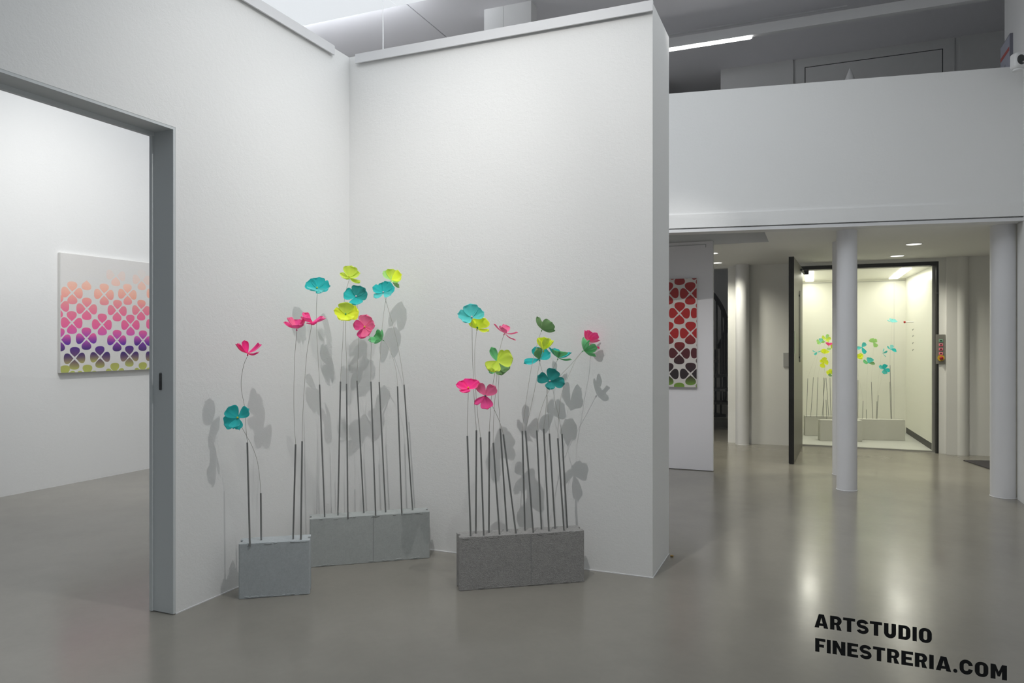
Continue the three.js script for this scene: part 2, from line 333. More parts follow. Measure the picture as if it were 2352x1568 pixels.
{ // small black peephole sensor
  const a = onZ(2153.5, 673, ZW), g = new THREE.CylinderGeometry(0.008, 0.009, 0.012, 16); g.rotateX(Math.PI / 2); g.translate(a.x, a.y, ZW + 0.005);
  tag(mesh('door_sensor', g, M.black), 'tiny black sensor on the wall above the lift control plate', 'sensor');
}
{ // open door leaf, hinged at the lift doorway
  const hx = -0.112, hz = ZW + 0.02, tip = V3(-0.178, 0, -7.55), dx = tip.x - hx, dz = tip.z - hz, L = Math.hypot(dx, dz);
  const g = thing('lift_door', V3(hx, 0, hz), 'dark lift door leaf swung open towards the column', 'door'); g.rotation.y = Math.atan2(-dz, dx);
  const T = 0.045, hgt = 2.03;      // local x along the leaf; local -z faces the opening side
  mesh('leaf', box(0.01, 0.006, -T / 2, L, hgt, T / 2), M.leafFace, g);
  mesh('edge_profile', box(L, 0.006, -T / 2 - 0.002, L + 0.012, hgt, T / 2 + 0.002), M.blackMetal, g);
  mesh('pull_bar', box(0.56, 0.98, -T / 2 - 0.012, 0.60, 1.74, -T / 2 - 0.006), M.blackMetal, g);
  mesh('pull_fixing', [box(0.57, 1.02, -T / 2 - 0.006, 0.59, 1.04, -T / 2), box(0.57, 1.68, -T / 2 - 0.006, 0.59, 1.70, -T / 2)], M.blackMetal, g);
  mesh('vision_strip', box(L - 0.16, 1.08, -T / 2 - 0.003, L - 0.09, 1.30, T / 2 + 0.003), std(rgb(0.45, 0.6, 0.42), 0.25), g);
  const cl = new THREE.CylinderGeometry(0.026, 0.026, 0.05, 16); cl.rotateX(Math.PI / 2); cl.translate(0.10, hgt - 0.05, -T / 2 - 0.045);
  const c1 = mesh('door_closer', cl, M.blackMetal, g);
  mesh('closer_arm', rod(V3(0.10, hgt - 0.06, -T / 2 - 0.02), V3(0.42, hgt - 0.05, -T / 2 - 0.012), 0.012), M.blackMetal, c1);
}
{
  const a = onZ(1805.5, 826, ZW), g = rbox(0.062, 0.165, 0.012, 0.004); g.translate(a.x, a.y, ZW + 0.006);
  tag(mesh('wall_plate', g, M.plate), 'plain grey plate on the wall beside the open lift door', 'wall plate');
}
{ // emergency handle on the side wall of the cabin
  const a = V3(1.155, 0, -10.05), p = V3(1.165, onZ(2105, 739, -10.05).y, -10.05);
  const g = thing('emergency_handle', p, 'white rod with a red knob on the lift wall', 'handle');
  mesh('rod', rod(V3(0.03, 0, 0), V3(-0.09, 0, 0), 0.008), M.white, g);
  const kn = new THREE.LatheGeometry([[0, -0.014], [0.009, -0.012], [0.015, 0], [0.011, 0.010], [0, 0.013]].map(v => new THREE.Vector2(...v)), 16); kn.rotateZ(Math.PI / 2); kn.translate(-0.1, 0, 0);
  mesh('knob', kn, M.red, g);
  for (const [y, which] of [[756, 'topmost'], [771, 'second'], [787, 'third'], [803, 'lowest']]) {
    const yy = onZ(2106, y, -10.05).y;
    const hk = thing('coat_hook', V3(1.163, yy, -10.05), which + ' small dark hook in the row under the red knob in the lift', 'hook', 'row of hooks on the lift wall');
    mesh('peg', tube([V3(0.02, 0.006, 0), V3(-0.004, 0.005, 0), V3(-0.012, -0.006, 0), V3(-0.008, -0.014, 0)], 0.003, 12), M.rod, hk);
    const pl = new THREE.CylinderGeometry(0.006, 0.006, 0.008, 12); pl.rotateZ(Math.PI / 2); mesh('rosette', pl, M.rod, hk);
  }
}

// ================================================================ COLUMNS, PANEL, STAIR
function column(px, py, r, label) {
  const front = onY(px, py, 0), d = front.clone().setY(0).normalize(), c = front.clone().addScaledVector(d, r);
  const g = thing('column', V3(c.x, 0, c.z), label, 'column', 'round columns');
  const s = new THREE.CylinderGeometry(r, r, CEIL - 0.0, 48, 1, true); s.translate(0, CEIL / 2, 0); mesh('shaft', s, M.column, g);
  const f = new THREE.TorusGeometry(r, 0.004, 6, 48); f.rotateX(Math.PI / 2); f.translate(0, 0.002, 0); mesh('base_bead', f, M.trim, g);
}
column(1945, 1128, 0.077, 'white round column standing before the lift doorway');
column(1933, 1093, 0.077, 'white round column half hidden behind another column');
column(2305, 1145, 0.089, 'white round column beside the return wall');
column(1705, 1022, 0.076, 'white round column against the wall beside the stair opening');
{ // pilaster and quarter-round to the other side of the lift
  const x = (px) => onZ(px, 1044, ZW).x;
  struct('trim_6', [box(x(2172), 0, ZW, x(2197), CEIL, ZW + 0.05)], M.paint, 'flat white pilaster beside the lift');
  const c = new THREE.CylinderGeometry(0.07, 0.07, CEIL, 32, 1, true); c.translate(x(2208), CEIL / 2, ZW - 0.005);
  struct('trim_7', c, M.paint, 'rounded white pipe casing beside the pilaster');
}
{ // sliding panel with the red painting
  const g = thing('sliding_panel', V3(-1.55, 0, -6.855), 'white sliding wall panel hanging from the ceiling recess', 'sliding panel');
  const x1 = onZ(1637, 1082, -6.832).x + 1.55;
  mesh('panel_board', box(-0.75, 0.006, -0.023, x1, 2.128, 0.023), M.panelPaint, g);
  const yT = onZ(1590, 562, -6.83).y; 
  mesh('top_inlay', [box(-0.75, yT - 0.006, 0.023, x1 - 0.06, yT, 0.0255), box(x1 - 0.066, yT - 0.03, 0.023, x1 - 0.06, yT, 0.0255)], M.plate, g);
  mesh('edge_strip', box(x1, 0.006, -0.024, x1 + 0.004, 2.128, 0.024), M.trim, g);
}
{ // black spiral stair in the dark opening
  const c = V3(-1.72, 0, -9.85), g = thing('spiral_staircase', c, 'black spiral staircase in the dark opening', 'staircase');
  const R = 0.70, pole = new THREE.CylinderGeometry(0.05, 0.05, 4.3, 20); pole.translate(0, 2.15, 0); mesh('centre_pole', pole, M.stair, g);
  const N = 20, rise = 0.19, step = Math.PI / 9, a0 = 0.66, rail = [];
  const sh = new THREE.Shape(); sh.moveTo(0.04, -0.03); sh.lineTo(R, -0.16); sh.absarc(0, 0, R + 0.02, -0.22, 0.22, false); sh.lineTo(0.04, 0.03);
  const tg = new THREE.ExtrudeGeometry(sh, { depth: 0.035, bevelEnabled: false }); tg.rotateX(-Math.PI / 2);
  for (let i = 0; i < N; i++) {
    const a = a0 - i * step, y = 0.17 + i * rise, t = mesh('tread', tg, M.tread, g); t.position.y = y; t.rotation.y = a;
    for (const q of [-0.1, 0.1]) { const x = Math.cos(a + q) * (R - 0.02), z = -Math.sin(a + q) * (R - 0.02); mesh('baluster', rod(V3(x, y, z), V3(x, y + 0.92 + (q < 0 ? rise / 2 : 0), z), 0.012, 8), M.stair, g); }
    rail.push(V3(Math.cos(a) * (R - 0.02), y + 0.95, -Math.sin(a) * (R - 0.02)));
  }
  mesh('handrail', tube(rail, 0.028, 160, 8), M.stair, g);
}
{ // dark door mat
  const a = onY(2213, 1058, 0), b = onY(2280, 1080, 0), u = b.clone().sub(a).normalize(), v = V3(-u.z, 0, u.x).negate();
  const q = (s, t) => { const p = a.clone().addScaledVector(u, s).addScaledVector(v, t); return [p.x, p.z]; };
  const s1 = v.x > 0 ? 0.75 : -0.75;
  tag(mesh('floor_mat', prism([q(0, 0), q(1.0, 0), q(1.0, s1), q(0, s1)], 0.001, 0.009), M.mat), 'dark grey mat on the floor behind the column', 'mat');
}
{ // hall pier behind the nook, seen over its top
  const z = -6.0, x0 = onZ(1112, 40, z).x, xm = onZ(1156, 40, z).x, x1 = onZ(1220, 40, z).x;
  struct('trim_8', [box(x0, 0, z - 0.14, xm - 0.002, MAIN, z), box(xm - 0.002, 0, z - 0.14, xm + 0.002, MAIN, z - 0.006), box(xm + 0.002, 0, z - 0.14, x1, MAIN, z)], M.paint, 'white square pier rising behind the nook wall');
  const p = onZ(879, 115, -5.0);
  tag(mesh('hanging_cable', tube([V3(p.x, BOXY - 0.003, -5.0), V3(p.x + 0.004, 3.6, -5.0), V3(p.x - 0.006, 3.0, -5.0), V3(p.x, 2.2, -5.0)], 0.0045, 24), M.white), 'thin white cable hanging from the ceiling behind the nook', 'cable');
}
{ // ornament that peeks over the parapet
  const p = onZ(1955, 186, -7.4), g = thing('pendant_lamp', V3(p.x, CEIL + 0.26, p.z), 'pointed white lamp top over a dark rim behind the parapet', 'lamp');
  const y = p.y - (CEIL + 0.26);
  const cone = new THREE.LatheGeometry([[0.0, 0.13], [0.012, 0.10], [0.05, 0.0], [0.0, 0.0]].map(v => new THREE.Vector2(...v)), 24); cone.translate(-0.01, y, 0); mesh('cone', cone, M.white, g);
  const dome = new THREE.SphereGeometry(0.16, 32, 12, 0, Math.PI * 2, 0, 1.1); dome.scale(1, 0.55, 1); dome.translate(0.02, y - 0.09, 0); mesh('dark_rim', dome, M.black, g);
  mesh('stand', rod(V3(0.02, 0, 0), V3(0.02, y - 0.02, 0), 0.015), M.black, g);
  const base = new THREE.CylinderGeometry(0.13, 0.14, 0.02, 32); base.translate(0.02, 0.01, 0); mesh('base', base, M.black, g);
}
{ // poster on the right-hand wall, high up
  const a = onX(2305, 100, XR), b = onX(2327, 75, XR), g = thing('poster', V3(XR, 2.7, (a.z + b.z) / 2), 'framed pale poster with a red stripe high on the wall', 'poster');
  const hw = Math.abs(a.z - b.z) / 2, top = b.y - 2.7;
  mesh('frame', box(-0.02, 0, -hw, 0, top, hw), std(rgb(0.16, 0.16, 0.2), 0.4), g);
  mesh('print', box(-0.023, 0.01, -hw + 0.012, -0.02, top - 0.012, hw - 0.012), std(rgb(0.42, 0.43, 0.52), 0.4), g);
  mesh('red_stripe', box(-0.0245, top - 0.13, -hw + 0.012, -0.023, top - 0.10, hw - 0.012), M.red, g);
  mesh('grey_band', box(-0.0245, 0.01, -0.03, -0.023, top - 0.2, 0.02), std(rgb(0.3, 0.3, 0.37), 0.5), g);
}
{ // security camera at the end of the parapet
  const p = onX(2340, 140, XR - 0.07), g = thing('security_camera', p, 'small white security camera with a black oval face', 'camera'); g.rotation.y = 0.45;
  mesh('body', (() => { const s = rbox(0.085, 0.115, 0.07, 0.022, 4); s.translate(0, 0, -0.01); return s; })(), M.white, g);
  const f = new THREE.SphereGeometry(0.036, 24, 16); f.scale(0.85, 1.0, 0.35); f.translate(0.0, 0.002, 0.025); const fc = mesh('face', f, M.black, g);
  const l = new THREE.SphereGeometry(0.006, 12, 8); l.translate(0.006, -0.018, 0.035); mesh('lens', l, M.plate, fc);
  const ft = new THREE.CylinderGeometry(0.03, 0.034, 0.012, 20); ft.translate(0, -0.062, -0.01); mesh('foot', ft, M.white, g);
  mesh('arm', rod(V3(0, -0.02, -0.02), V3(0.07, -0.02, -0.05), 0.012), M.white, g);
}
{ // tiny brass floor fitting by the pier end
  const p = onY(1541, 1276, 0.006), g = thing('cable_end', V3(p.x + 0.006, 0, p.z), 'tiny brass cable end at the foot of the nook wall', 'cable end');
  const c = new THREE.CylinderGeometry(0.006, 0.006, 0.016, 10); c.rotateZ(Math.PI / 2); c.translate(0, 0.006, 0); mesh('plug', c, M.brass, g);
}

// ================================================================ PAINTINGS
function drawPetal(g, cx, cy, ang, r, w, fill, alpha) {     // a drop with its point at the flower's centre
  g.save(); g.translate(cx, cy); g.rotate(ang); g.globalAlpha = alpha; g.fillStyle = fill; g.beginPath();
  g.moveTo(0, -r * 0.11); g.bezierCurveTo(w * 0.16, -r * 0.28, w * 0.56, -r * 0.40, w * 0.56, -r * 0.70);
  g.bezierCurveTo(w * 0.56, -r * 0.93, w * 0.30, -r, 0, -r); g.bezierCurveTo(-w * 0.30, -r, -w * 0.56, -r * 0.93, -w * 0.56, -r * 0.70);
  g.bezierCurveTo(-w * 0.56, -r * 0.40, -w * 0.16, -r * 0.28, 0, -r * 0.11); g.fill(); g.restore();
}
function mix(stops, t) {
  for (let i = 1; i < stops.length; i++) if (t <= stops[i][0]) {
    const [t0, a] = stops[i - 1], [t1, b] = stops[i], k = (t - t0) / (t1 - t0);
    return a.map((v, j) => Math.round(v + (b[j] - v) * Math.max(0, Math.min(1, k))));
  }
  return stops[stops.length - 1][1];
}
const css = c => `rgb(${c[0]},${c[1]},${c[2]})`;
function canvasThing(name, label, pos, turn, w, h, draw) {   // local +z faces the room
  const cv = document.createElement('canvas'); cv.width = 1024; cv.height = Math.round(1024 * h / w); const g = cv.getContext('2d'); draw(g, cv.width, cv.height);
  const t = new THREE.CanvasTexture(cv); t.colorSpace = THREE.SRGBColorSpace;
  const o = thing(name, pos, label, 'painting'); o.rotation.y = turn;
  const T = 0.032, body = new RoundedBoxGeometry(w, h, T, 2, 0.004); body.translate(0, 0, T / 2); mesh('stretched_canvas', body, std(rgb(0.66, 0.65, 0.63), 0.85), o);
  const f = new THREE.PlaneGeometry(w - 0.006, h - 0.006); f.translate(0, 0, T + 0.0006);
  mesh('painted_face', f, std(0xffffff, 0.6, { map: t, bumpMap: rep(nFine, 0.4), bumpScale: 0.0006 }), o);
}
{ // pastel painting on the wall of the next room
  const XF = XP + 0.032, tl = onX(138, 579, XF), bl = onX(138, 857, XF), h = tl.y - bl.y, w = h * 1.0;
  const z0 = tl.z, y0 = bl.y;
  canvasThing('pastel_painting', 'square canvas of peach, pink and purple petals fading to white', V3(XP + 0.002, y0 + h / 2, z0 - w / 2), Math.PI / 2, w, h, (g, W, H) => {
    g.fillStyle = 'rgb(226,224,221)'; g.fillRect(0, 0, W, H);
    for (let i = 0; i < 260; i++) { g.globalAlpha = 0.05; g.fillStyle = rnd() > .5 ? 'rgb(244,243,240)' : 'rgb(205,204,200)'; g.fillRect(rnd() * W, rnd() * H, 20 + rnd() * 150, 4 + rnd() * 40); }
    const uv = (X, Y) => { const p = onX(120 + X / 4.9, 560 + Y / 4.9, XF); return [(z0 - p.z) / w * W, (1 - (p.y - y0) / h) * H]; };
    const stops = [[0, [244, 224, 216]], [0.22, [250, 204, 186]], [0.34, [250, 178, 156]], [0.44, [240, 138, 158]], [0.56, [246, 108, 156]], [0.66, [238, 94, 162]], [0.71, [205, 92, 195]], [0.755, [104, 42, 168]], [0.81, [56, 24, 112]], [0.86, [84, 52, 104]], [0.90, [134, 106, 112]], [0.935, [178, 178, 92]], [1, [188, 198, 96]]];
    const list = [[218, 548], [385, 730], [580, 567], [715, 352], [845, 567], [1005, 402], [1000, 745], [730, 750], [557, 907], [880, 915], [215, 885], [380, 1068], [725, 1090], [1020, 1090], [247, 1290], [537, 1275], [870, 1265], [1150, 1262], [80, 1080], [60, 700], [385, 392], [140, 1500], [388, 1488], [705, 1462], [1020, 1450], [1155, 905], [1160, 560], [1290, 402], [1290, 740], [1290, 1080], [1430, 560], [1430, 900], [1430, 1255], [1580, 400], [1580, 735], [1580, 1070], [1720, 550], [1720, 890], [1720, 1245], [1310, 1440], [1580, 1430]];
    for (const [X, Y] of list) {
      const [cx, cy] = uv(X, Y), r = 0.096 * H, pw = 0.080 * H;
      for (let k = 0; k < 4; k++) {
        const a = k * Math.PI / 2 + (rnd() - .5) * 0.12, yy = (cy - Math.cos(a) * r * 0.62) / H;
        const fade = Math.max(0.0, Math.min(1, (yy - 0.08) / 0.16)), skip = X === 385 && Y === 392 && k !== 2;
        if (skip) continue;
        // colour runs down through the petal as the paint does
        const y1 = cy - Math.cos(a) * r * 0.62, gr = g.createLinearGradient(0, -r, 0, 0), jit = (rnd() - .5) * 0.03;
        const ta = Math.min(1, (cy - Math.cos(a) * r) / H + jit), tb = Math.min(1, cy / H + jit);
        if (k % 2) { const h2 = g.createLinearGradient(k === 1 ? -r * .35 : r * .35, 0, k === 1 ? r * .35 : -r * .35, 0); h2.addColorStop(0, css(mix(stops, yy + jit - 0.045))); h2.addColorStop(1, css(mix(stops, yy + jit + 0.045))); drawPetal(g, cx, cy, a, r, pw, h2, fade); }
        else { gr.addColorStop(0, css(mix(stops, ta))); gr.addColorStop(1, css(mix(stops, tb))); drawPetal(g, cx, cy, a, r, pw, gr, fade); }
      }
    }
    g.globalAlpha = 1;
  });
}
{ // red painting on the sliding panel
  const ZF2 = -6.832 + 0.032, tr = onZ(1601, 638, ZF2), br = onZ(1601, 890, ZF2), h = tr.y - br.y, w = 0.82;
  const x1 = tr.x, y0 = br.y;
  canvasThing('red_painting', 'white canvas of red petals darkening to black and green', V3(x1 - w / 2, y0 + h / 2, -6.8305), 0, w, h, (g, W, H) => {
    g.fillStyle = 'rgb(214,208,202)'; g.fillRect(0, 0, W, H);
    const uv = (X, Y) => { const p = onZ(X, Y, ZF2); return [(p.x - (x1 - w)) / w * W, (1 - (p.y - y0) / h) * H]; };
    const stops = [[0, [150, 0, 0]], [0.36, [178, 0, 0]], [0.54, [172, 0, 0]], [0.60, [112, 4, 12]], [0.68, [84, 4, 18]], [0.76, [58, 8, 22]], [0.84, [30, 12, 18]], [0.91, [36, 16, 22]], [0.935, [110, 120, 50]], [1, [116, 172, 50]]];
    const rows = [628, 673, 719, 764.5, 811, 859, 905];
    rows.forEach((Y, j) => { for (let i = -9; i < 3; i++) {
      const X = (j % 2 ? 1586.5 : 1561) + i * 51.2, [cx, cy] = uv(X, Y), r = 0.103 * H, pw = 0.086 * H;
      for (let k = 0; k < 4; k++) {
        const a = k * Math.PI / 2 + (rnd() - .5) * 0.1, gr = g.createLinearGradient(0, -r, 0, 0), dir = k === 0 ? -1 : k === 2 ? 1 : 0;
        gr.addColorStop(0, css(mix(stops, Math.max(0, cy + dir * r) / H))); gr.addColorStop(1, css(mix(stops, Math.max(0, cy + dir * r * .3) / H)));
        drawPetal(g, cx, cy, a, k % 2 ? r * 0.93 : r, pw, gr, 1);
      }
    } });
  });
}

// ================================================================ BLOCKS
function concreteBlock(name, a, b, hgt, dep, mat, label, group, seamAt) {   // a, b: ends of its front foot edge
  const dir = b.clone().sub(a); const L = dir.length(); dir.normalize();
  const g = thing(name, V3((a.x + b.x) / 2, 0, (a.z + b.z) / 2), label, 'block', group); g.rotation.y = Math.atan2(-dir.z, dir.x);
  // plan with a notch in both ends, local z runs back from the front face
  const n = 0.011, H = L / 2, o = 0.0035;
  const plan = [[-H + o, 0], [H - o, 0], [H, -o], [H, -dep * .3], [H - n, -dep * .36], [H - n, -dep * .64], [H, -dep * .7], [H, -dep], [-H, -dep], [-H, -dep * .7], [-H + n, -dep * .64], [-H + n, -dep * .36], [-H, -dep * .3], [-H, -o]];
  const s = new THREE.Shape(plan.map(([x, z]) => new THREE.Vector2(x, -z)));
  let e = new THREE.ExtrudeGeometry(s, { depth: hgt - 0.004, bevelEnabled: true, bevelThickness: 0.002, bevelSize: 0.002, bevelSegments: 1 });
  e.rotateX(-Math.PI / 2); e.translate(0, 0.002, 0); e.computeVertexNormals(); mesh('body', metres(e), mat, g);
  // crumbled lower and upper edge
  const chips = [];
  for (let i = 0; i < 26; i++) {
    const x = -H + 0.01 + rnd() * (L - 0.02), w = 0.006 + rnd() * 0.02, low = rnd() > 0.35, q = new THREE.IcosahedronGeometry(1, 0);
    q.scale(w, 0.0022 + rnd() * 0.003, 0.0022); q.rotateX(rnd()); q.translate(x, low ? 0.004 + rnd() * 0.006 : hgt - 0.004 - rnd() * 0.006, 0.0022); chips.push(metres(q));
  }
  mesh('crumbled_edge', chips, mat, g).userData.kind = 'stuff';
   
  if (seamAt) mesh('mould_seam', box(-H + L * seamAt - 0.0012, 0.006, 0, -H + L * seamAt + 0.0012, hgt - 0.008, 0.0026), M.seam, g);
  return g;
}
const BH = 0.258;
const F0 = (x, y) => onY(x, y, 0);
concreteBlock('concrete_block', F0(1056, 1357), F0(1341, 1336), BH, 0.10, block(rgb(0.43, 0.42, 0.405), 0.004), 'long rough grey concrete block carrying fourteen stems', 'concrete blocks in the nook', 0.565);
concreteBlock('concrete_block', F0(712, 1303), F0(986, 1281), BH, 0.10, block(rgb(0.44, 0.465, 0.455), 0.0004), 'long smooth grey concrete block in the corner carrying eight stems', 'concrete blocks in the nook', 0.52);
concreteBlock('concrete_block', F0(549, 1376), F0(711, 1364), BH, 0.10, block(rgb(0.48, 0.515, 0.53), 0.0004), 'short grey concrete block by the partition carrying four stems', 'concrete blocks in the nook', 0);
const LBH = 0.25, liftBlock = () => std(rgb(0.56, 0.56, 0.51), 0.9);
const LF = (x, y) => onY(x, y, 0.012).setY(0.012);
for (const [a, b, label] of [
  [[1849, 1000], [1946, 1003], 'cream concrete block at the lift side wall with thin stems'],
  [[1884, 1012], [1980, 1014], 'short cream concrete block standing in front inside the lift'],
  [[1968, 1009.5], [2079, 1012], 'cream concrete block inside the lift with rods of different lengths'],
]) { const o = concreteBlock('concrete_block', LF(...a), LF(...b), LBH, 0.10, liftBlock(), label, 'concrete blocks in the lift', 0); o.position.y = 0.012; }

// ================================================================ FLOWERS
const paper = (r, g, b) => new THREE.MeshPhysicalMaterial({ color: rgb(r, g, b), roughness: 0.95, transmission: 0.35, thickness: 0, side: THREE.DoubleSide });
const COL = {
  pink: paper(1.0, 0.085, 0.36), rose: paper(0.97, 0.17, 0.37), hot: paper(1.0, 0.015, 0.28), teal: paper(0.008, 0.55, 0.55), dark: paper(0.002, 0.31, 0.29), aqua: paper(0.10, 0.66, 0.64), lime: paper(0.66, 0.82, 0.07),
  yellow: paper(0.88, 0.98, 0.03), green: paper(0.16, 0.60, 0.23), moss: paper(0.21, 0.40, 0.15), pale: paper(0.46, 0.80, 0.26), ice: paper(0.30, 0.80, 0.80),
};
const BEAD = { y: std(rgb(0.65, 0.6, 0.03), 0.5), w: std(rgb(0.75, 0.55, 0.6), 0.35), g: std(rgb(0.05, 0.35, 0.12), 0.35), o: std(rgb(0.8, 0.4, 0.03), 0.5), k: std(rgb(0.08, 0.13, 0.14), 0.3) };
function petalGeo(c, tip, axis, L, wS) {
  const dir = tip.clone().sub(c).normalize(), w = new THREE.Vector3().crossVectors(dir, axis);
  if (w.lengthSq() < 1e-4) w.crossVectors(dir, V3(0.3, 0.2, 1)); w.normalize();
  const n = new THREE.Vector3().crossVectors(w, dir).normalize(); if (n.dot(axis) < 0) n.negate();
  const NU = 12, NV = 10, pos = [], idx = [], ph = rnd() * 6.3, ruf = 0.025 + rnd() * 0.035, cup = 0.20 + rnd() * 0.14, bow = 0.08 + rnd() * 0.07, tw = (rnd() - .5) * 0.25, crz = 0.04 + rnd() * 0.05;
  for (let i = 0; i <= NU; i++) {
    const u = i / NU, pr = u < .70 ? .09 + .91 * Math.pow(Math.sin(Math.PI / 2 * u / .70), 1.05) : Math.pow(Math.max(0, 1 - Math.pow((u - .70) / .30, 2.4)), 0.42) * .93 + .07, W = 0.47 * L * wS * pr;
    for (let k = 0; k <= NV; k++) {
      const v = k / NV * 2 - 1, h = cup * W * v * v + crz * W * Math.sin(9 * v + ph * 2) * u * (1 - u * .4) + tw * W * v * u - bow * L * Math.sin(Math.PI * u) + ruf * L * Math.sin(4.5 * v + ph) * u;
      const e = 1 - (0.035 * Math.sin(5 * v + ph) + 0.05 * v * v) * Math.max(0, (u - .5) * 2);
      const p = c.clone().addScaledVector(dir, L * u * e).addScaledVector(w, W * v).addScaledVector(n, h); pos.push(p.x, p.y, p.z);
    }
  }
  for (let i = 0; i < NU; i++) for (let k = 0; k < NV; k++) { const a = i * (NV + 1) + k, b = a + NV + 1; idx.push(a, b, a + 1, a + 1, b, b + 1); }
  const g = new THREE.BufferGeometry(); g.setAttribute('position', new THREE.Float32BufferAttribute(pos, 3)); g.setIndex(idx); g.computeVertexNormals(); return g;
}
/* one stem: steel rod in a block, thin wire, paper petals round a bead.
   zf: pixel map of the petal coordinates; petals: [x, y, side (1 towards the room's front, -1 away), width, colour] */
function stemFlower({ label, group, base, top, wire = [], zf, c, ax, col, bead, petals, dd = 0, len = 0.066, y = BH, rr = 0.0042, wr = 0.00105 }) {
  const foot = onY(base[0], base[1], y), d0 = -foot.dot(TOWARD.clone()) ; // camera depth of the foot
  const o = thing('paper_flower', foot, label, 'flower', group), rel = p => p.clone().sub(foot);
  const dF = d0 + dd, tp = at(top[0], top[1], d0), cc = zf(...c), C = at(cc[0], cc[1], dF), axis = RIGHT.clone().multiplyScalar(ax[0]).addScaledVector(UP, ax[1]).addScaledVector(TOWARD, ax[2]).normalize();
  mesh('rod', rod(V3(0, -0.012, 0), rel(tp), rr), M.rod, o);
  const n = wire.length + 1, path = [rel(tp.clone().lerp(foot, 0.03)), rel(tp)];
  wire.forEach(([x, yy], i) => path.push(rel(at(x, yy, d0 + dd * Math.pow((i + 1) / n, 1.3)))));
  path.push(rel(C.clone().addScaledVector(axis, -0.010))); path.push(rel(C));
  mesh('wire', tube(path, wr, 40, 5), M.wire, o);
  const px = dF / FOC;
  for (const [x, yy, sgn, ws, pc] of petals) {
    const t = zf(x, yy), a = (t[0] - cc[0]) * px, b = -(t[1] - cc[1]) * px, p2 = Math.hypot(a, b), L = Math.max(len, p2 * 1.03), dep = sgn * Math.sqrt(Math.max(0, L * L - p2 * p2));
    const tip = C.clone().addScaledVector(RIGHT, a).addScaledVector(UP, b).addScaledVector(TOWARD, dep);
    mesh('petal', petalGeo(rel(C), rel(tip), axis, L, ws || 1), COL[pc || col], o);
  }
  const bg = new THREE.IcosahedronGeometry(len * 0.075, 1), bp = rel(C).addScaledVector(axis, 0.006); bg.translate(bp.x, bp.y, bp.z); if (bead) mesh('bead', bg, BEAD[bead], o);
  const cg = new THREE.ConeGeometry(len * 0.06, len * 0.2, 8); cg.applyQuaternion(new THREE.Quaternion().setFromUnitVectors(V3(0, -1, 0), axis.clone().negate())); cg.rotateY(0);
  const cp = rel(C).addScaledVector(axis, -len * 0.06); cg.translate(cp.x, cp.y, cp.z); mesh('calyx', cg, COL[col], o);
}
const zc = (ox, oy, s) => (x, y) => [ox + x / s, oy + y / s];
const A1 = zc(640, 590, 7.128), A2 = zc(480, 760, 6.533), A3 = zc(1030, 680, 5.6), A4 = zc(1190, 710, 6.533), A5 = zc(1830, 720, 8.711);
const GS = 'flowers on the short block', GC = 'flowers on the corner block', GR = 'flowers on the rough block', GL = 'flowers in the lift';
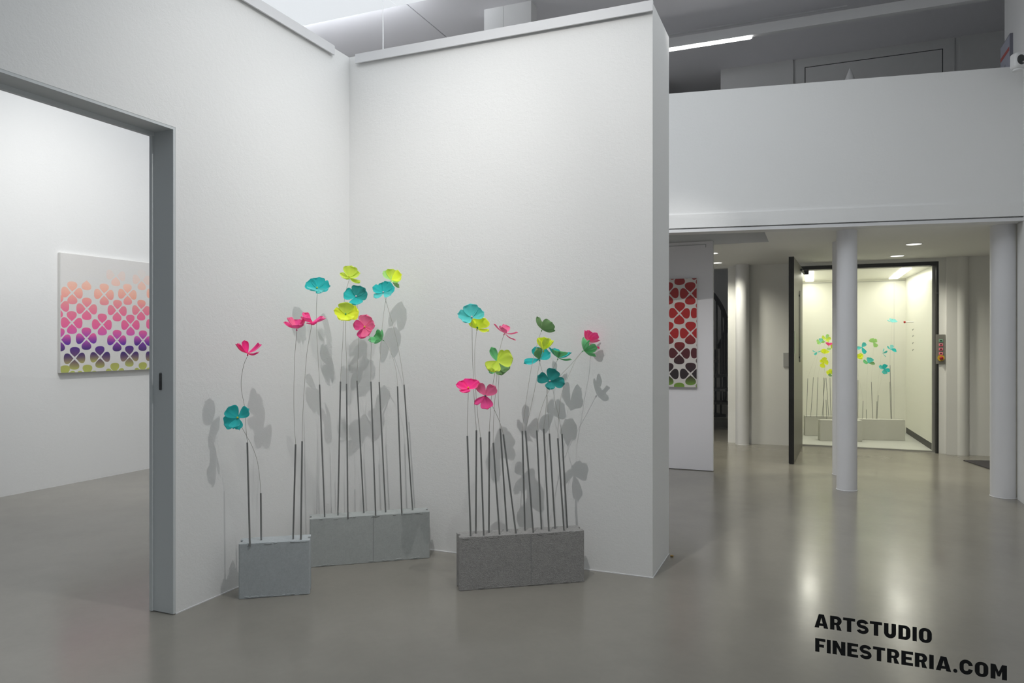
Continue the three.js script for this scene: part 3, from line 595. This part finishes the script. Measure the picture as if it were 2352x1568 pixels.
const FLOWERS = [
  // short block by the partition
  { label: 'hot pink paper flower on a bent wire above the low teal one', group: GS, base: [574, 1248], top: [568, 1016], wire: [[565, 985], [562, 935], [555, 898], [554.5, 868], [561, 835]], zf: A2, c: [580, 335], ax: [0.1, 1, 0.25], col: 'hot', dd: -0.10, petals: [[430, 200, 0.6, 1.0], [512, 135, -1, 0.5], [770, 205, -0.4, 1.1], [775, 320, 1, 0.7], [480, 185, 1, 0.9]] },
  { label: 'low teal paper flower with yellow bead on the shortest rod', group: GS, base: [600, 1240], top: [599, 1132], wire: [[596, 1092], [590, 1055], [578, 1022], [566, 1000], [556, 982]], zf: A2, c: [435, 1303], ax: [0, 0.3, 0.9], bead: 'y', col: 'teal', dd: -0.10, petals: [[315, 1165, 0.2, 1.1], [235, 1405, 0.3, 1.0], [597, 1165, 0.3, 0.85], [420, 1440, 1, 0.8], [500, 1470, 1, 0.6]] },
  { label: 'pink paper flower with a drooping petal tip, lower of the touching pair', group: GS, base: [673, 1238], top: [679, 1020], wire: [[676, 975], [675, 900], [677, 820]], zf: A1, c: [295, 1170], ax: [0, 1, 0.2], col: 'pink', dd: 0.02, petals: [[165, 1000, 0.5, 1.1, 'rose'], [70, 1060, -1, 0.6], [465, 975, 0.5, 1.0], [385, 1110, 1, 0.9], [300, 1010, -1, 1.0]] },
  { label: 'pink paper flower spread sideways, higher of the touching pair', group: GS, base: [691, 1239], top: [694, 1013], wire: [[695, 965], [699, 890], [705, 810]], zf: A1, c: [540, 1078], ax: [0.05, 1, 0.15], col: 'pink', dd: 0.03, petals: [[400, 905, -0.6, 0.75], [772, 1000, 0.6, 0.8], [600, 1085, 1, 0.8, 'hot'], [470, 985, 1, 1.0], [720, 970, -1, 0.9]] },
  // block in the corner
  { label: 'teal paper flower with pale yellow bead above the pink pair', group: GC, base: [746, 1187], top: [734, 883], wire: [[730, 810], [727, 750], [727, 700]], zf: A1, c: [632, 512], ax: [0.05, 0.55, 0.85], bead: 'y', col: 'teal', dd: -0.04, petals: [[640, 322, -1, 1.2], [465, 420, 0.3, 1.1], [842, 470, 0.3, 1.1], [560, 545, 1, 1.0, 'aqua'], [745, 588, 1, 0.8, 'aqua']] },
  { label: 'lime paper flower with one tall petal, above the dark teal one', group: GC, base: [776, 1183], top: [782, 876], wire: [[785, 820], [788, 770], [789, 720], [793, 675]], zf: A1, c: [1155, 335], ax: [0.1, 0.7, 0.55], bead: 'y', col: 'lime', dd: 0.05, petals: [[1178, 140, -0.6, 1.25], [1335, 262, 0.4, 0.9], [1012, 265, -0.5, 0.55], [1335, 420, 0.6, 0.6], [1110, 360, 1, 0.8]] },
  { label: 'yellow paper flower with green bead below the dark teal one', group: GC, base: [799, 1186], top: [796, 881], wire: [[796, 830], [794, 780]], zf: A1, c: [1098, 940], ax: [0.1, 0.35, 0.9], col: 'lime', bead: 'g', dd: -0.06, petals: [[1115, 770, 0.3, 1.35], [1312, 900, 0.4, 1.2, 'yellow'], [945, 880, 0.5, 0.7, 'yellow'], [1060, 1035, 1, 1.0, 'yellow'], [1225, 1025, 1, 0.9, 'yellow']] },
  { label: 'dark teal paper flower facing forward over the yellow one', group: GC, base: [836, 1178], top: [820, 874], wire: [[823, 800], [824, 740], [821, 705]], zf: A1, c: [1270, 650], ax: [0.1, 0.4, 0.9], col: 'dark', bead: 'w', dd: -0.02, petals: [[1315, 498, -0.3, 1.3], [1075, 590, 0.4, 1.1, 'teal'], [1447, 600, 0.3, 1.15], [1295, 778, 0.8, 1.2, 'teal'], [1180, 520, -1, 1.0]] },
  { label: 'rose pink paper flower with a folded lower petal', group: GC, base: [863, 1182], top: [852, 876], wire: [[852, 820], [851, 780]], zf: A1, c: [1410, 1145], ax: [-0.1, 0.2, 1], col: 'rose', bead: 'y', dd: -0.05, petals: [[1435, 948, 0.2, 1.25], [1565, 1120, 0.6, 1.0], [1470, 1275, 0.7, 1.1], [1345, 1325, 0.3, 0.9, 'pink'], [1275, 1110, 0.6, 0.9, 'pink']] },
  { label: 'lime paper cup, its inside bright yellow, above a teal flower', group: GC, base: [886, 1176], top: [871, 877], wire: [[875, 790], [879, 740], [886, 690]], zf: A1, c: [1850, 375], ax: [0.35, 0.6, 0.6], col: 'yellow', dd: 0.06, petals: [[1755, 270, 0.2, 1.1, 'pale'], [1860, 193, -0.8, 1.2, 'lime'], [1995, 290, 0.2, 1.3], [1975, 430, 1, 0.7, 'pale'], [1930, 455, -0.5, 0.5, 'moss']] },
  { label: 'translucent green paper flower bowed over on its wire', group: GC, base: [923, 1178], top: [913, 887], wire: [[911, 860], [905, 830], [895, 803], [886, 787]], zf: A1, c: [1695, 1356], ax: [-0.8, 0.45, 0.35], col: 'green', dd: 0.03, petals: [[1610, 1202, -0.3, 0.9], [1475, 1355, 0.5, 0.9], [1615, 1390, 0.8, 0.5], [1700, 1270, 0.3, 0.6], [1540, 1290, -1, 1.0]] },
  { label: 'teal paper flower with a folded lower petal under the lime cup', group: GC, base: [948, 1171], top: [928, 883], wire: [[922, 840], [913, 790], [902, 745], [892, 710]], zf: A1, c: [1715, 582], ax: [-0.05, 0.5, 0.8], col: 'teal', bead: 'w', dd: -0.03, petals: [[1562, 500, 0.4, 0.9], [1690, 420, -0.6, 0.8], [1815, 402, -0.4, 0.9], [1895, 500, 0.4, 1.1], [1840, 630, 0.8, 0.8, 'aqua'], [1590, 662, 0.8, 0.6, 'aqua']] },
  // rough block
  { label: 'hot pink paper flower with orange bead, low beside the flat rose one', group: GR, base: [1081.3, 1231], top: [1073.3, 1000.7], wire: [[1074, 950]], zf: A3, c: [255, 1190], ax: [0, 0.85, 0.5], col: 'hot', bead: 'o', dd: -0.02, petals: [[112, 1135, 0.5, 0.8], [140, 1098, -0.8, 0.6], [285, 1078, -0.8, 1.2], [385, 1122, 0.3, 0.9], [200, 1225, 1, 0.9]] },
  { label: 'aqua paper flower, tallest on the rough block', group: GR, base: [1092.9, 1224.7], top: [1094.2, 987.9], wire: [[1091.6, 955], [1087, 869], [1084.5, 780]], zf: A3, c: [300, 272], ax: [0, 0.5, 0.85], col: 'aqua', bead: 'w', dd: -0.04, petals: [[275, 98, -0.5, 1.15], [455, 205, 0.3, 1.0], [385, 135, -1, 0.8], [122, 225, 0.4, 0.8], [200, 325, 0.9, 0.8]] },
  { label: 'yellow paper flower tucked under the tall aqua one', group: GR, base: [1111.3, 1229.5], top: [1103.8, 1004.2], wire: [[1098, 960], [1091.6, 876], [1090.7, 800]], zf: A3, c: [370, 415], ax: [0.15, 0.65, 0.65], col: 'yellow', bead: 'g', dd: 0.04, petals: [[475, 285, -0.5, 1.3], [268, 315, 0.4, 0.8], [380, 290, -0.8, 1.0], [520, 445, 0.8, 0.5]] },
  { label: 'lime paper flower with two broad petals over a green one', group: GR, base: [1122.9, 1223], top: [1123.9, 990.8], wire: [[1126, 950], [1131, 890]], zf: A3, c: [630, 835], ax: [0.1, 0.35, 0.9], col: 'lime', dd: -0.09, petals: [[822, 790, 0.4, 1.25], [520, 930, 0.6, 1.1], [600, 960, 1, 0.8], [740, 740, -0.5, 1.0]] },
  { label: 'rose pink paper flower tilted on a thin wire above the lime one', group: GR, base: [1147.8, 1226.8], top: [1133, 1016.8], wire: [[1134, 960], [1141.6, 860], [1147, 808]], zf: A3, c: [724, 475], ax: [0.45, 0.9, 0.1], col: 'rose', dd: 0.06, petals: [[592, 358, 0.3, 0.7], [745, 370, -0.9, 0.7], [858, 465, 0.3, 0.75], [858, 560, 0.5, 0.65], [700, 400, 1, 0.8]] },
  { label: 'moss green paper flower overlapping the broad lime petals', group: GR, base: [1164.9, 1219.8], top: [1149.1, 984.6], wire: [[1147.5, 955], [1144, 900], [1146, 868]], zf: A3, c: [640, 850], ax: [0.05, 0.35, 0.9], col: 'moss', dd: -0.035, petals: [[555, 660, 0.2, 0.5, 'green'], [755, 915, 0.2, 1.0], [690, 1010, 0.3, 0.9], [530, 985, 0.2, 0.6, 'green']] },
  { label: 'flat rose pink paper flower with dark bead, facing forward', group: GR, base: [1185.8, 1224.7], top: [1156.1, 997], wire: [[1150, 975], [1141, 953], [1131, 932]], zf: A3, c: [475, 1280], ax: [0, 0.1, 1], col: 'rose', bead: 'k', dd: -0.08, petals: [[385, 1125, 0.3, 0.70], [600, 1160, 0.3, 0.90], [500, 1438, 0.3, 1.0, 'pink'], [335, 1385, 0.5, 0.45, 'pink']] },
  { label: 'dark green paper flower seen from behind, topmost of its cluster', group: GR, base: [1205.9, 1218], top: [1199.7, 988.9], wire: [[1204.5, 950], [1213, 890], [1223, 832], [1234, 790]], zf: A4, c: [362, 305], ax: [0.45, 0.75, -0.45], col: 'moss', dd: 0.07, petals: [[292, 115, 0.2, 0.6], [480, 215, 0.4, 1.25], [552, 312, -0.4, 0.5], [380, 190, -1, 0.9]] },
  { label: 'bright yellow paper cup over a teal flower', group: GR, base: [1225.2, 1222.5], top: [1207.2, 988.7], wire: [[1216, 950], [1229, 890], [1241, 828]], zf: A4, c: [385, 608], ax: [0.1, 0.95, 0.3], col: 'yellow', dd: -0.02, petals: [[305, 445, 0.6, 1.1], [390, 420, -0.7, 1.2], [522, 470, 0.3, 0.9], [440, 440, 0.8, 1.1, 'lime']] },
  { label: 'bright green paper flower leaning outward on a long bent wire', group: GR, base: [1243.9, 1215.3], top: [1233, 988.1], wire: [[1240, 950], [1257, 904], [1275, 876], [1288, 861], [1315, 833]], zf: A4, c: [988, 622], ax: [0.8, 0.35, -0.1], col: 'green', dd: 0.0, petals: [[985, 425, 0.5, 0.95], [1182, 575, 0.5, 0.9], [1155, 695, 0.3, 0.7], [1080, 480, -0.8, 1.0]] },
  { label: 'dark teal paper flower facing forward with broad round petals', group: GR, base: [1261.1, 1219.8], top: [1248.8, 984.1], wire: [[1253, 950], [1257, 900]], zf: A4, c: [475, 1075], ax: [0, 0.15, 1], col: 'dark', bead: 'w', dd: -0.06, petals: [[548, 903, 0.3, 1.1], [298, 1005, 0.4, 0.9], [695, 1110, 0.4, 0.8], [470, 1190, 1, 0.8]] },
  { label: 'teal paper flower with a green petal under the yellow cup', group: GR, base: [1275.3, 1213.4], top: [1261.9, 995.4], wire: [[1259, 950], [1256, 900], [1248, 862]], zf: A4, c: [320, 748], ax: [0, 0.6, 0.6], col: 'teal', dd: 0.03, petals: [[92, 805, 0.3, 0.65], [258, 565, -0.4, 0.8], [465, 660, 0.3, 1.1], [290, 590, 0.8, 0.9, 'moss']] },
  { label: 'pink paper flower close to the wall behind the bright green one', group: GR, base: [1295.9, 1218.2], top: [1281.2, 1006], wire: [[1284, 950], [1291, 900], [1308, 858], [1323, 826], [1338, 806]], zf: A4, c: [1055, 495], ax: [0.65, 0.5, 0.3], col: 'pink', dd: 0.14, petals: [[1005, 322, 0.2, 0.7], [1075, 320, -0.6, 0.9], [1160, 385, 0.2, 1.0], [1175, 470, 0.5, 0.7, 'rose'], [1187, 565, 0.3, 0.4, 'hot']] },
  { label: 'green paper flower with teal inner petals, opened wide', group: GR, base: [1303.4, 1211.8], top: [1290.8, 996.2], wire: [[1284, 960], [1272, 905], [1269, 850]], zf: A4, c: [598, 728], ax: [0.15, 0.95, 0.1], col: 'green', dd: 0.02, petals: [[465, 570, 0.3, 0.8, 'teal'], [795, 650, -0.5, 0.7, 'teal'], [798, 752, 0.6, 0.75], [555, 588, -0.9, 0.9, 'teal'], [690, 640, 0.9, 0.9], [540, 610, 1, 0.8]] },
];
for (const f of FLOWERS) stemFlower(f);
// lift
const B5 = zc(1800, 800, 5.6), bt = (a, b) => ({ base: B5(...a), top: B5(...b) });
const LIFT_FLOWERS = [
  { label: 'lime paper flower, highest at the side of the lift', ...bt([425, 872], [440, 370]), c: [590, 505], ax: [0.1, 0.5, 0.8], col: 'lime', petals: [[682, 490, 0.3, 0.8], [500, 470, 0.3, 1.1], [635, 412, -0.5, 0.6, 'pale'], [600, 560, 0.8, 1.0]] },
  { label: 'pale green paper flower beside the lime one in the lift', ...bt([347, 870], [383, 370]), c: [470, 575], ax: [-0.3, 0.6, 0.6], col: 'pale', petals: [[392, 540, 0.3, 1.0], [420, 605, 0.6, 0.9], [500, 490, -0.4, 1.0, 'ice'], [540, 560, 0.3, 0.9]] },
  { label: 'only pink paper flower in the lift', ...bt([515, 875], [510, 375]), c: [637, 640], ax: [0.1, 0.9, 0.3], col: 'pink', petals: [[588, 595, 0.5, 1.1], [706, 590, 0.3, 0.8], [640, 580, -0.8, 1.0]] },
  { label: 'yellow paper cup above another yellow flower in the lift', ...bt([495, 875], [530, 378]), c: [550, 800], ax: [0, 0.95, 0.3], col: 'yellow', petals: [[468, 745, 0.4, 1.1], [645, 750, 0.4, 1.1], [550, 705, -0.6, 1.3], [560, 730, 0.8, 1.3]] },
  { label: 'small teal paper flower nearest the lift door hinge', ...bt([293, 868], [310, 385]), c: [400, 772], ax: [0, 0.8, 0.3], col: 'aqua', petals: [[318, 738, 0.3, 0.7], [462, 752, 0.3, 0.7], [355, 815, 0.5, 0.7]] },
  { label: 'flat yellow paper flower with orange bead in the lift', ...bt([580, 872], [545, 378]), c: [535, 980], ax: [0, 0.1, 1], col: 'yellow', bead: 'o', petals: [[560, 870, 0.3, 0.9], [632, 975, 0.3, 1.0], [500, 1078, 0.3, 1.1], [465, 930, 0.3, 0.8]] },
  { label: 'round lime paper flower lowest in the lift beside the column', ...bt([555, 900], [545, 660]), c: [665, 1195], ax: [0, 0.3, 0.9], col: 'lime', petals: [[600, 1180, 0.3, 1.1, 'yellow'], [735, 1170, 0.3, 1.1], [650, 1135, 0.2, 1.1, 'yellow'], [640, 1250, 0.8, 0.9, 'moss']] },
  { label: 'lime paper flower half hidden by the column in the lift', ...bt([608, 872], [595, 375]), c: [690, 690], ax: [0.2, 0.7, 0.5], col: 'lime', petals: [[615, 715, 0.3, 0.9, 'pale'], [710, 640, 0.3, 1.0], [770, 700, 0.3, 1.0]] },
  { label: 'ice blue paper flower hovering highest in the lift', ...bt([1392, 905], [1368, 215]), c: [1912, 172], ax: [0, 0.9, 0.35], col: 'ice', petals: [[1810, 130, 0.4, 1.0], [2008, 150, 0.4, 1.0], [1870, 105, -0.5, 1.1], [1955, 115, -0.5, 1.0]] },
  { label: 'pale green paper flower turned edgewise in the lift', ...bt([1147, 905], [1127, 430]), c: [1535, 580], ax: [-0.6, 0.2, 0.7], col: 'pale', petals: [[1475, 500, 0.3, 1.1], [1598, 668, 0.2, 0.8], [1570, 530, 0.6, 0.9]] },
  { label: 'teal paper flower drooping beside the column in the lift', ...bt([955, 900], [957, 405]), c: [1305, 672], ax: [0.2, 0.5, 0.6], col: 'teal', petals: [[1195, 692, 0.3, 0.7, 'aqua'], [1372, 585, 0.3, 0.8, 'aqua'], [1368, 800, 0.3, 0.9]] },
  { label: 'aqua paper flower in profile in the lift', ...bt([1190, 905], [1200, 680]), c: [1728, 792], ax: [0.8, 0.1, 0.4], col: 'aqua', petals: [[1745, 700, 0.3, 0.9], [1775, 860, 0.3, 0.8], [1805, 750, 0.5, 1.0]] },
  { label: 'teal paper flower with a broad dark petal near the lift corner', ...bt([1380, 905], [1365, 430]), c: [1880, 712], ax: [0.1, 0.6, 0.6], col: 'teal', petals: [[1805, 655, 0.3, 0.7, 'aqua'], [1990, 750, 0.4, 1.1], [1920, 625, -0.5, 0.8, 'ice']] },
  { label: 'yellow paper flower peeping past the column in the lift', ...bt([1015, 905], [1022, 675]), c: [1205, 885], ax: [0.4, 0.6, 0.5], col: 'yellow', petals: [[1318, 815, 0.3, 0.8], [1312, 900, 0.4, 0.6], [1240, 830, 0.4, 1.0]] },
  { label: 'aqua and moss paper flower on the shortest rod in the lift', ...bt([1063, 905], [1063, 785]), c: [1432, 985], ax: [0, 0.6, 0.7], col: 'aqua', petals: [[1330, 960, 0.3, 1.2, 'green'], [1480, 882, 0.3, 1.2], [1560, 995, 0.3, 0.6, 'moss']] },
  { label: 'vivid teal paper flower with a round upper petal in the lift', ...bt([1200, 904], [1215, 600]), c: [1752, 1110], ax: [0.05, 0.5, 0.8], col: 'teal', petals: [[1755, 1010, 0.3, 1.2], [1640, 1048, 0.3, 0.7, 'aqua'], [1860, 1138, 0.4, 0.8], [1752, 1208, 0.5, 1.3, 'aqua']] },
];
for (const f of LIFT_FLOWERS) stemFlower({ ...f, group: GL, zf: A5, y: LBH + 0.012, len: 0.056, rr: 0.0030, wr: 0.0004, dd: 0 });

// ================================================================ LETTERING ON THE GLASS
{
  // heavy grotesque capitals drawn for this sign; w, h in metres, s: stem
  const poly = p => new THREE.Shape(p.map(([x, y]) => new THREE.Vector2(x, y)));
  const rr = (S, x0, y0, x1, y1, r, cw) => { // rounded rectangle
    r = Math.min(r, (x1 - x0) / 2, (y1 - y0) / 2); const q = Math.PI / 2, a = [[x1 - r, y0 + r, -q], [x1 - r, y1 - r, 0], [x0 + r, y1 - r, q], [x0 + r, y0 + r, 2 * q]];
    const pts = []; for (const [cx, cy, t] of a) for (let i = 0; i <= 6; i++) pts.push(new THREE.Vector2(cx + r * Math.cos(t + q * i / 6), cy + r * Math.sin(t + q * i / 6)));
    return pts;
  };
  const stroke = (pts, t) => { // ribbon of width t along a polyline
    const l = [], r = [];
    pts.forEach((p, i) => { const a = pts[Math.max(0, i - 1)], b = pts[Math.min(pts.length - 1, i + 1)], dx = b[0] - a[0], dy = b[1] - a[1], n = Math.hypot(dx, dy) || 1; l.push([p[0] - dy / n * t / 2, p[1] + dx / n * t / 2]); r.push([p[0] + dy / n * t / 2, p[1] - dx / n * t / 2]); });
    return poly([...l, ...r.reverse()]);
  };
  const arc = (cx, cy, rx, ry, a0, a1, n = 12) => Array.from({ length: n + 1 }, (_, i) => { const a = (a0 + (a1 - a0) * i / n) * Math.PI / 180; return [cx + rx * Math.cos(a), cy + ry * Math.sin(a)]; });
  function letter(ch, w, h, s) {
    const b = h * 0.205;
    if (ch === 'I') return [poly([[0, 0], [w, 0], [w, h], [0, h]])];
    if (ch === '.') return [new THREE.Shape(arc(w / 2, h * 0.135, w / 2, h * 0.135, 0, 360, 20).slice(0, -1).map(p => new THREE.Vector2(...p)))];
    if (ch === 'T') return [poly([[0, h], [0, h - b], [(w - s) / 2, h - b], [(w - s) / 2, 0], [(w + s) / 2, 0], [(w + s) / 2, h - b], [w, h - b], [w, h]])];
    if (ch === 'F') return [poly([[0, 0], [s, 0], [s, h * .36], [w * .86, h * .36], [w * .86, h * .36 + b], [s, h * .36 + b], [s, h - b], [w, h - b], [w, h], [0, h]])];
    if (ch === 'E') return [poly([[0, 0], [w, 0], [w, b], [s, b], [s, h * .4], [w * .88, h * .4], [w * .88, h * .4 + b], [s, h * .4 + b], [s, h - b], [w, h - b], [w, h], [0, h]])];
    if (ch === 'N') return [poly([[0, 0], [s, 0], [s, h * .55], [w - s, 0], [w, 0], [w, h], [w - s, h], [w - s, h * .45], [s, h], [0, h]])];
    if (ch === 'M') return [poly([[0, 0], [s, 0], [s, h * .55], [w * .42, h * .2], [w * .58, h * .2], [w - s, h * .55], [w - s, 0], [w, 0], [w, h], [w - s, h], [w / 2, h * .52], [s, h], [0, h]])];
    if (ch === 'A') { const S = poly([[0, 0], [s * 1.05, 0], [w * .345, h * .15], [w * .655, h * .15], [w - s * 1.05, 0], [w, 0], [w * .5 + s * .62, h], [w * .5 - s * .62, h]]); S.holes.push(new THREE.Path([[w * .405, h * .34], [w * .5, h * .74], [w * .595, h * .34]].map(p => new THREE.Vector2(...p)))); return [S]; }
    if (ch === 'O') { const S = new THREE.Shape(rr(0, 0, 0, w, h, w * .46)); S.holes.push(new THREE.Path(rr(0, s, b, w - s, h - b, (w - 2 * s) * .46).reverse())); return [S]; }
    if (ch === 'D') { const r = w * .45, S = new THREE.Shape([[0, 0], ...arc(w - r, r, r, r, -90, 0, 8), ...arc(w - r, h - r, r, r, 0, 90, 8), [0, h]].map(p => new THREE.Vector2(...p))); const q = Math.max(r - s, w * .1); S.holes.push(new THREE.Path([[s, b], [s, h - b], ...arc(w - s - q, h - b - q, q, q, 90, 0, 6), ...arc(w - s - q, b + q, q, q, 0, -90, 6)].map(p => new THREE.Vector2(...p)))); return [S]; }
    if (ch === 'U') { const t = s, r = (w - t) / 2; return [stroke([[t / 2, h], [t / 2, r + b / 2], ...arc(w / 2, r + b / 2, r, r, 180, 360, 16), [w - t / 2, h]], t)]; }
    if (ch === 'C') { const t = (s + b) / 2, r = (w - t) / 2, yb = r + t / 2, yt = h - yb; return [stroke([...arc(w / 2, yt, r, r, 0, 180, 14), ...arc(w / 2, yb, r, r, 180, 360, 14)].map((p, i, a) => p), t)]; }
    if (ch === 'S') { const t = b * 1.12, rx = (w - t) / 2, ry = (h - t) / 4; return [stroke([...arc(w / 2, h - t / 2 - ry, rx, ry, 12, 90, 6), ...arc(w / 2, h - t / 2 - ry, rx, ry, 95, 250, 12), ...arc(w / 2, t / 2 + ry, rx, ry, 70, -90, 12), ...arc(w / 2, t / 2 + ry, rx, ry, -95, -168, 6)], t)]; }
    if (ch === 'R') { const m = h * .36, r = (h - m) / 2, S = new THREE.Shape([[0, 0], [s, 0], [s, m], [w * .52, m], [w - s * 1.12, 0], [w, 0], [w * .78, m + b * .2], ...arc(w - r * .95, m + r, r * .95, r, -60, 90, 12), [0, h]].map(p => new THREE.Vector2(...p))); const iw = w - s * .95; S.holes.push(new THREE.Path([[s, m + b * .85], [s, h - b], [iw - h * .1, h - b], ...arc(iw - h * .1, (m + b * .85 + h - b) / 2, h * .1, (h - b - m - b * .85) / 2, 80, -80, 6), [iw - h * .1, m + b * .85]].map(p => new THREE.Vector2(...p)))); return [S]; }
    return [];
  }
  const zt = zc(1850, 1390, 4.685), zFace = ZG + 0.0045;
  const lines = [
    // letters, left and right edges, cap line and foot line at two x
    ['ARTSTUDIO', [[98, 245], [265, 390], [405, 535], [550, 680], [693, 825], [845, 975], [1000, 1130], [1152, 1198], [1220, 1360]], [[98, 88, 236], [1360, 252, 405]]],
    ['FINESTRERIA.COM', [[105, 215], [230, 272], [292, 430], [450, 568], [583, 712], [727, 857], [878, 1010], [1032, 1158], [1177, 1310], [1332, 1380], [1403, 1568], [1590, 1635], [1658, 1800], [1822, 1968], [1992, 2168]], [[105, 345, 492], [2168, 652, 808]]],
  ];
  const o0 = onZ(...zt(98, 236), zFace);
  const g = thing('window_lettering', o0, 'black lettering in two lines stuck on the shop window', 'lettering');
  for (const [word, xs, [[xa, ta, ba], [xb, tb, bb]]] of lines) {
    const foot = onZ(...zt(xa, ba), zFace).y, cap = onZ(...zt(xa, ta), zFace).y, foot2 = onZ(...zt(xb, bb), zFace).y, cap2 = onZ(...zt(xb, tb), zFace).y;
    const yf = (foot + foot2) / 2, hh = ((cap - foot) + (cap2 - foot2)) / 2;
    [...word].forEach((ch, i) => {
      const ym = (ba + (bb - ba) * (xs[i][0] - xa) / (xb - xa));
      const x0 = onZ(...zt(xs[i][0], ym), zFace).x, x1 = onZ(...zt(xs[i][1], ym), zFace).x;
      const rnd0 = 'SOC'.includes(ch), S = letter(ch, x1 - x0, hh * (rnd0 ? 1.026 : 1), hh * 0.285);
      const t = new THREE.ExtrudeGeometry(S, { depth: 0.0003, bevelEnabled: false });
      t.translate(x0 - o0.x, yf - (rnd0 ? hh * 0.013 : 0) - o0.y, 0); mesh('letter', t, M.vinyl, g);
    });
  }
}
renderer.render(scene, camera);
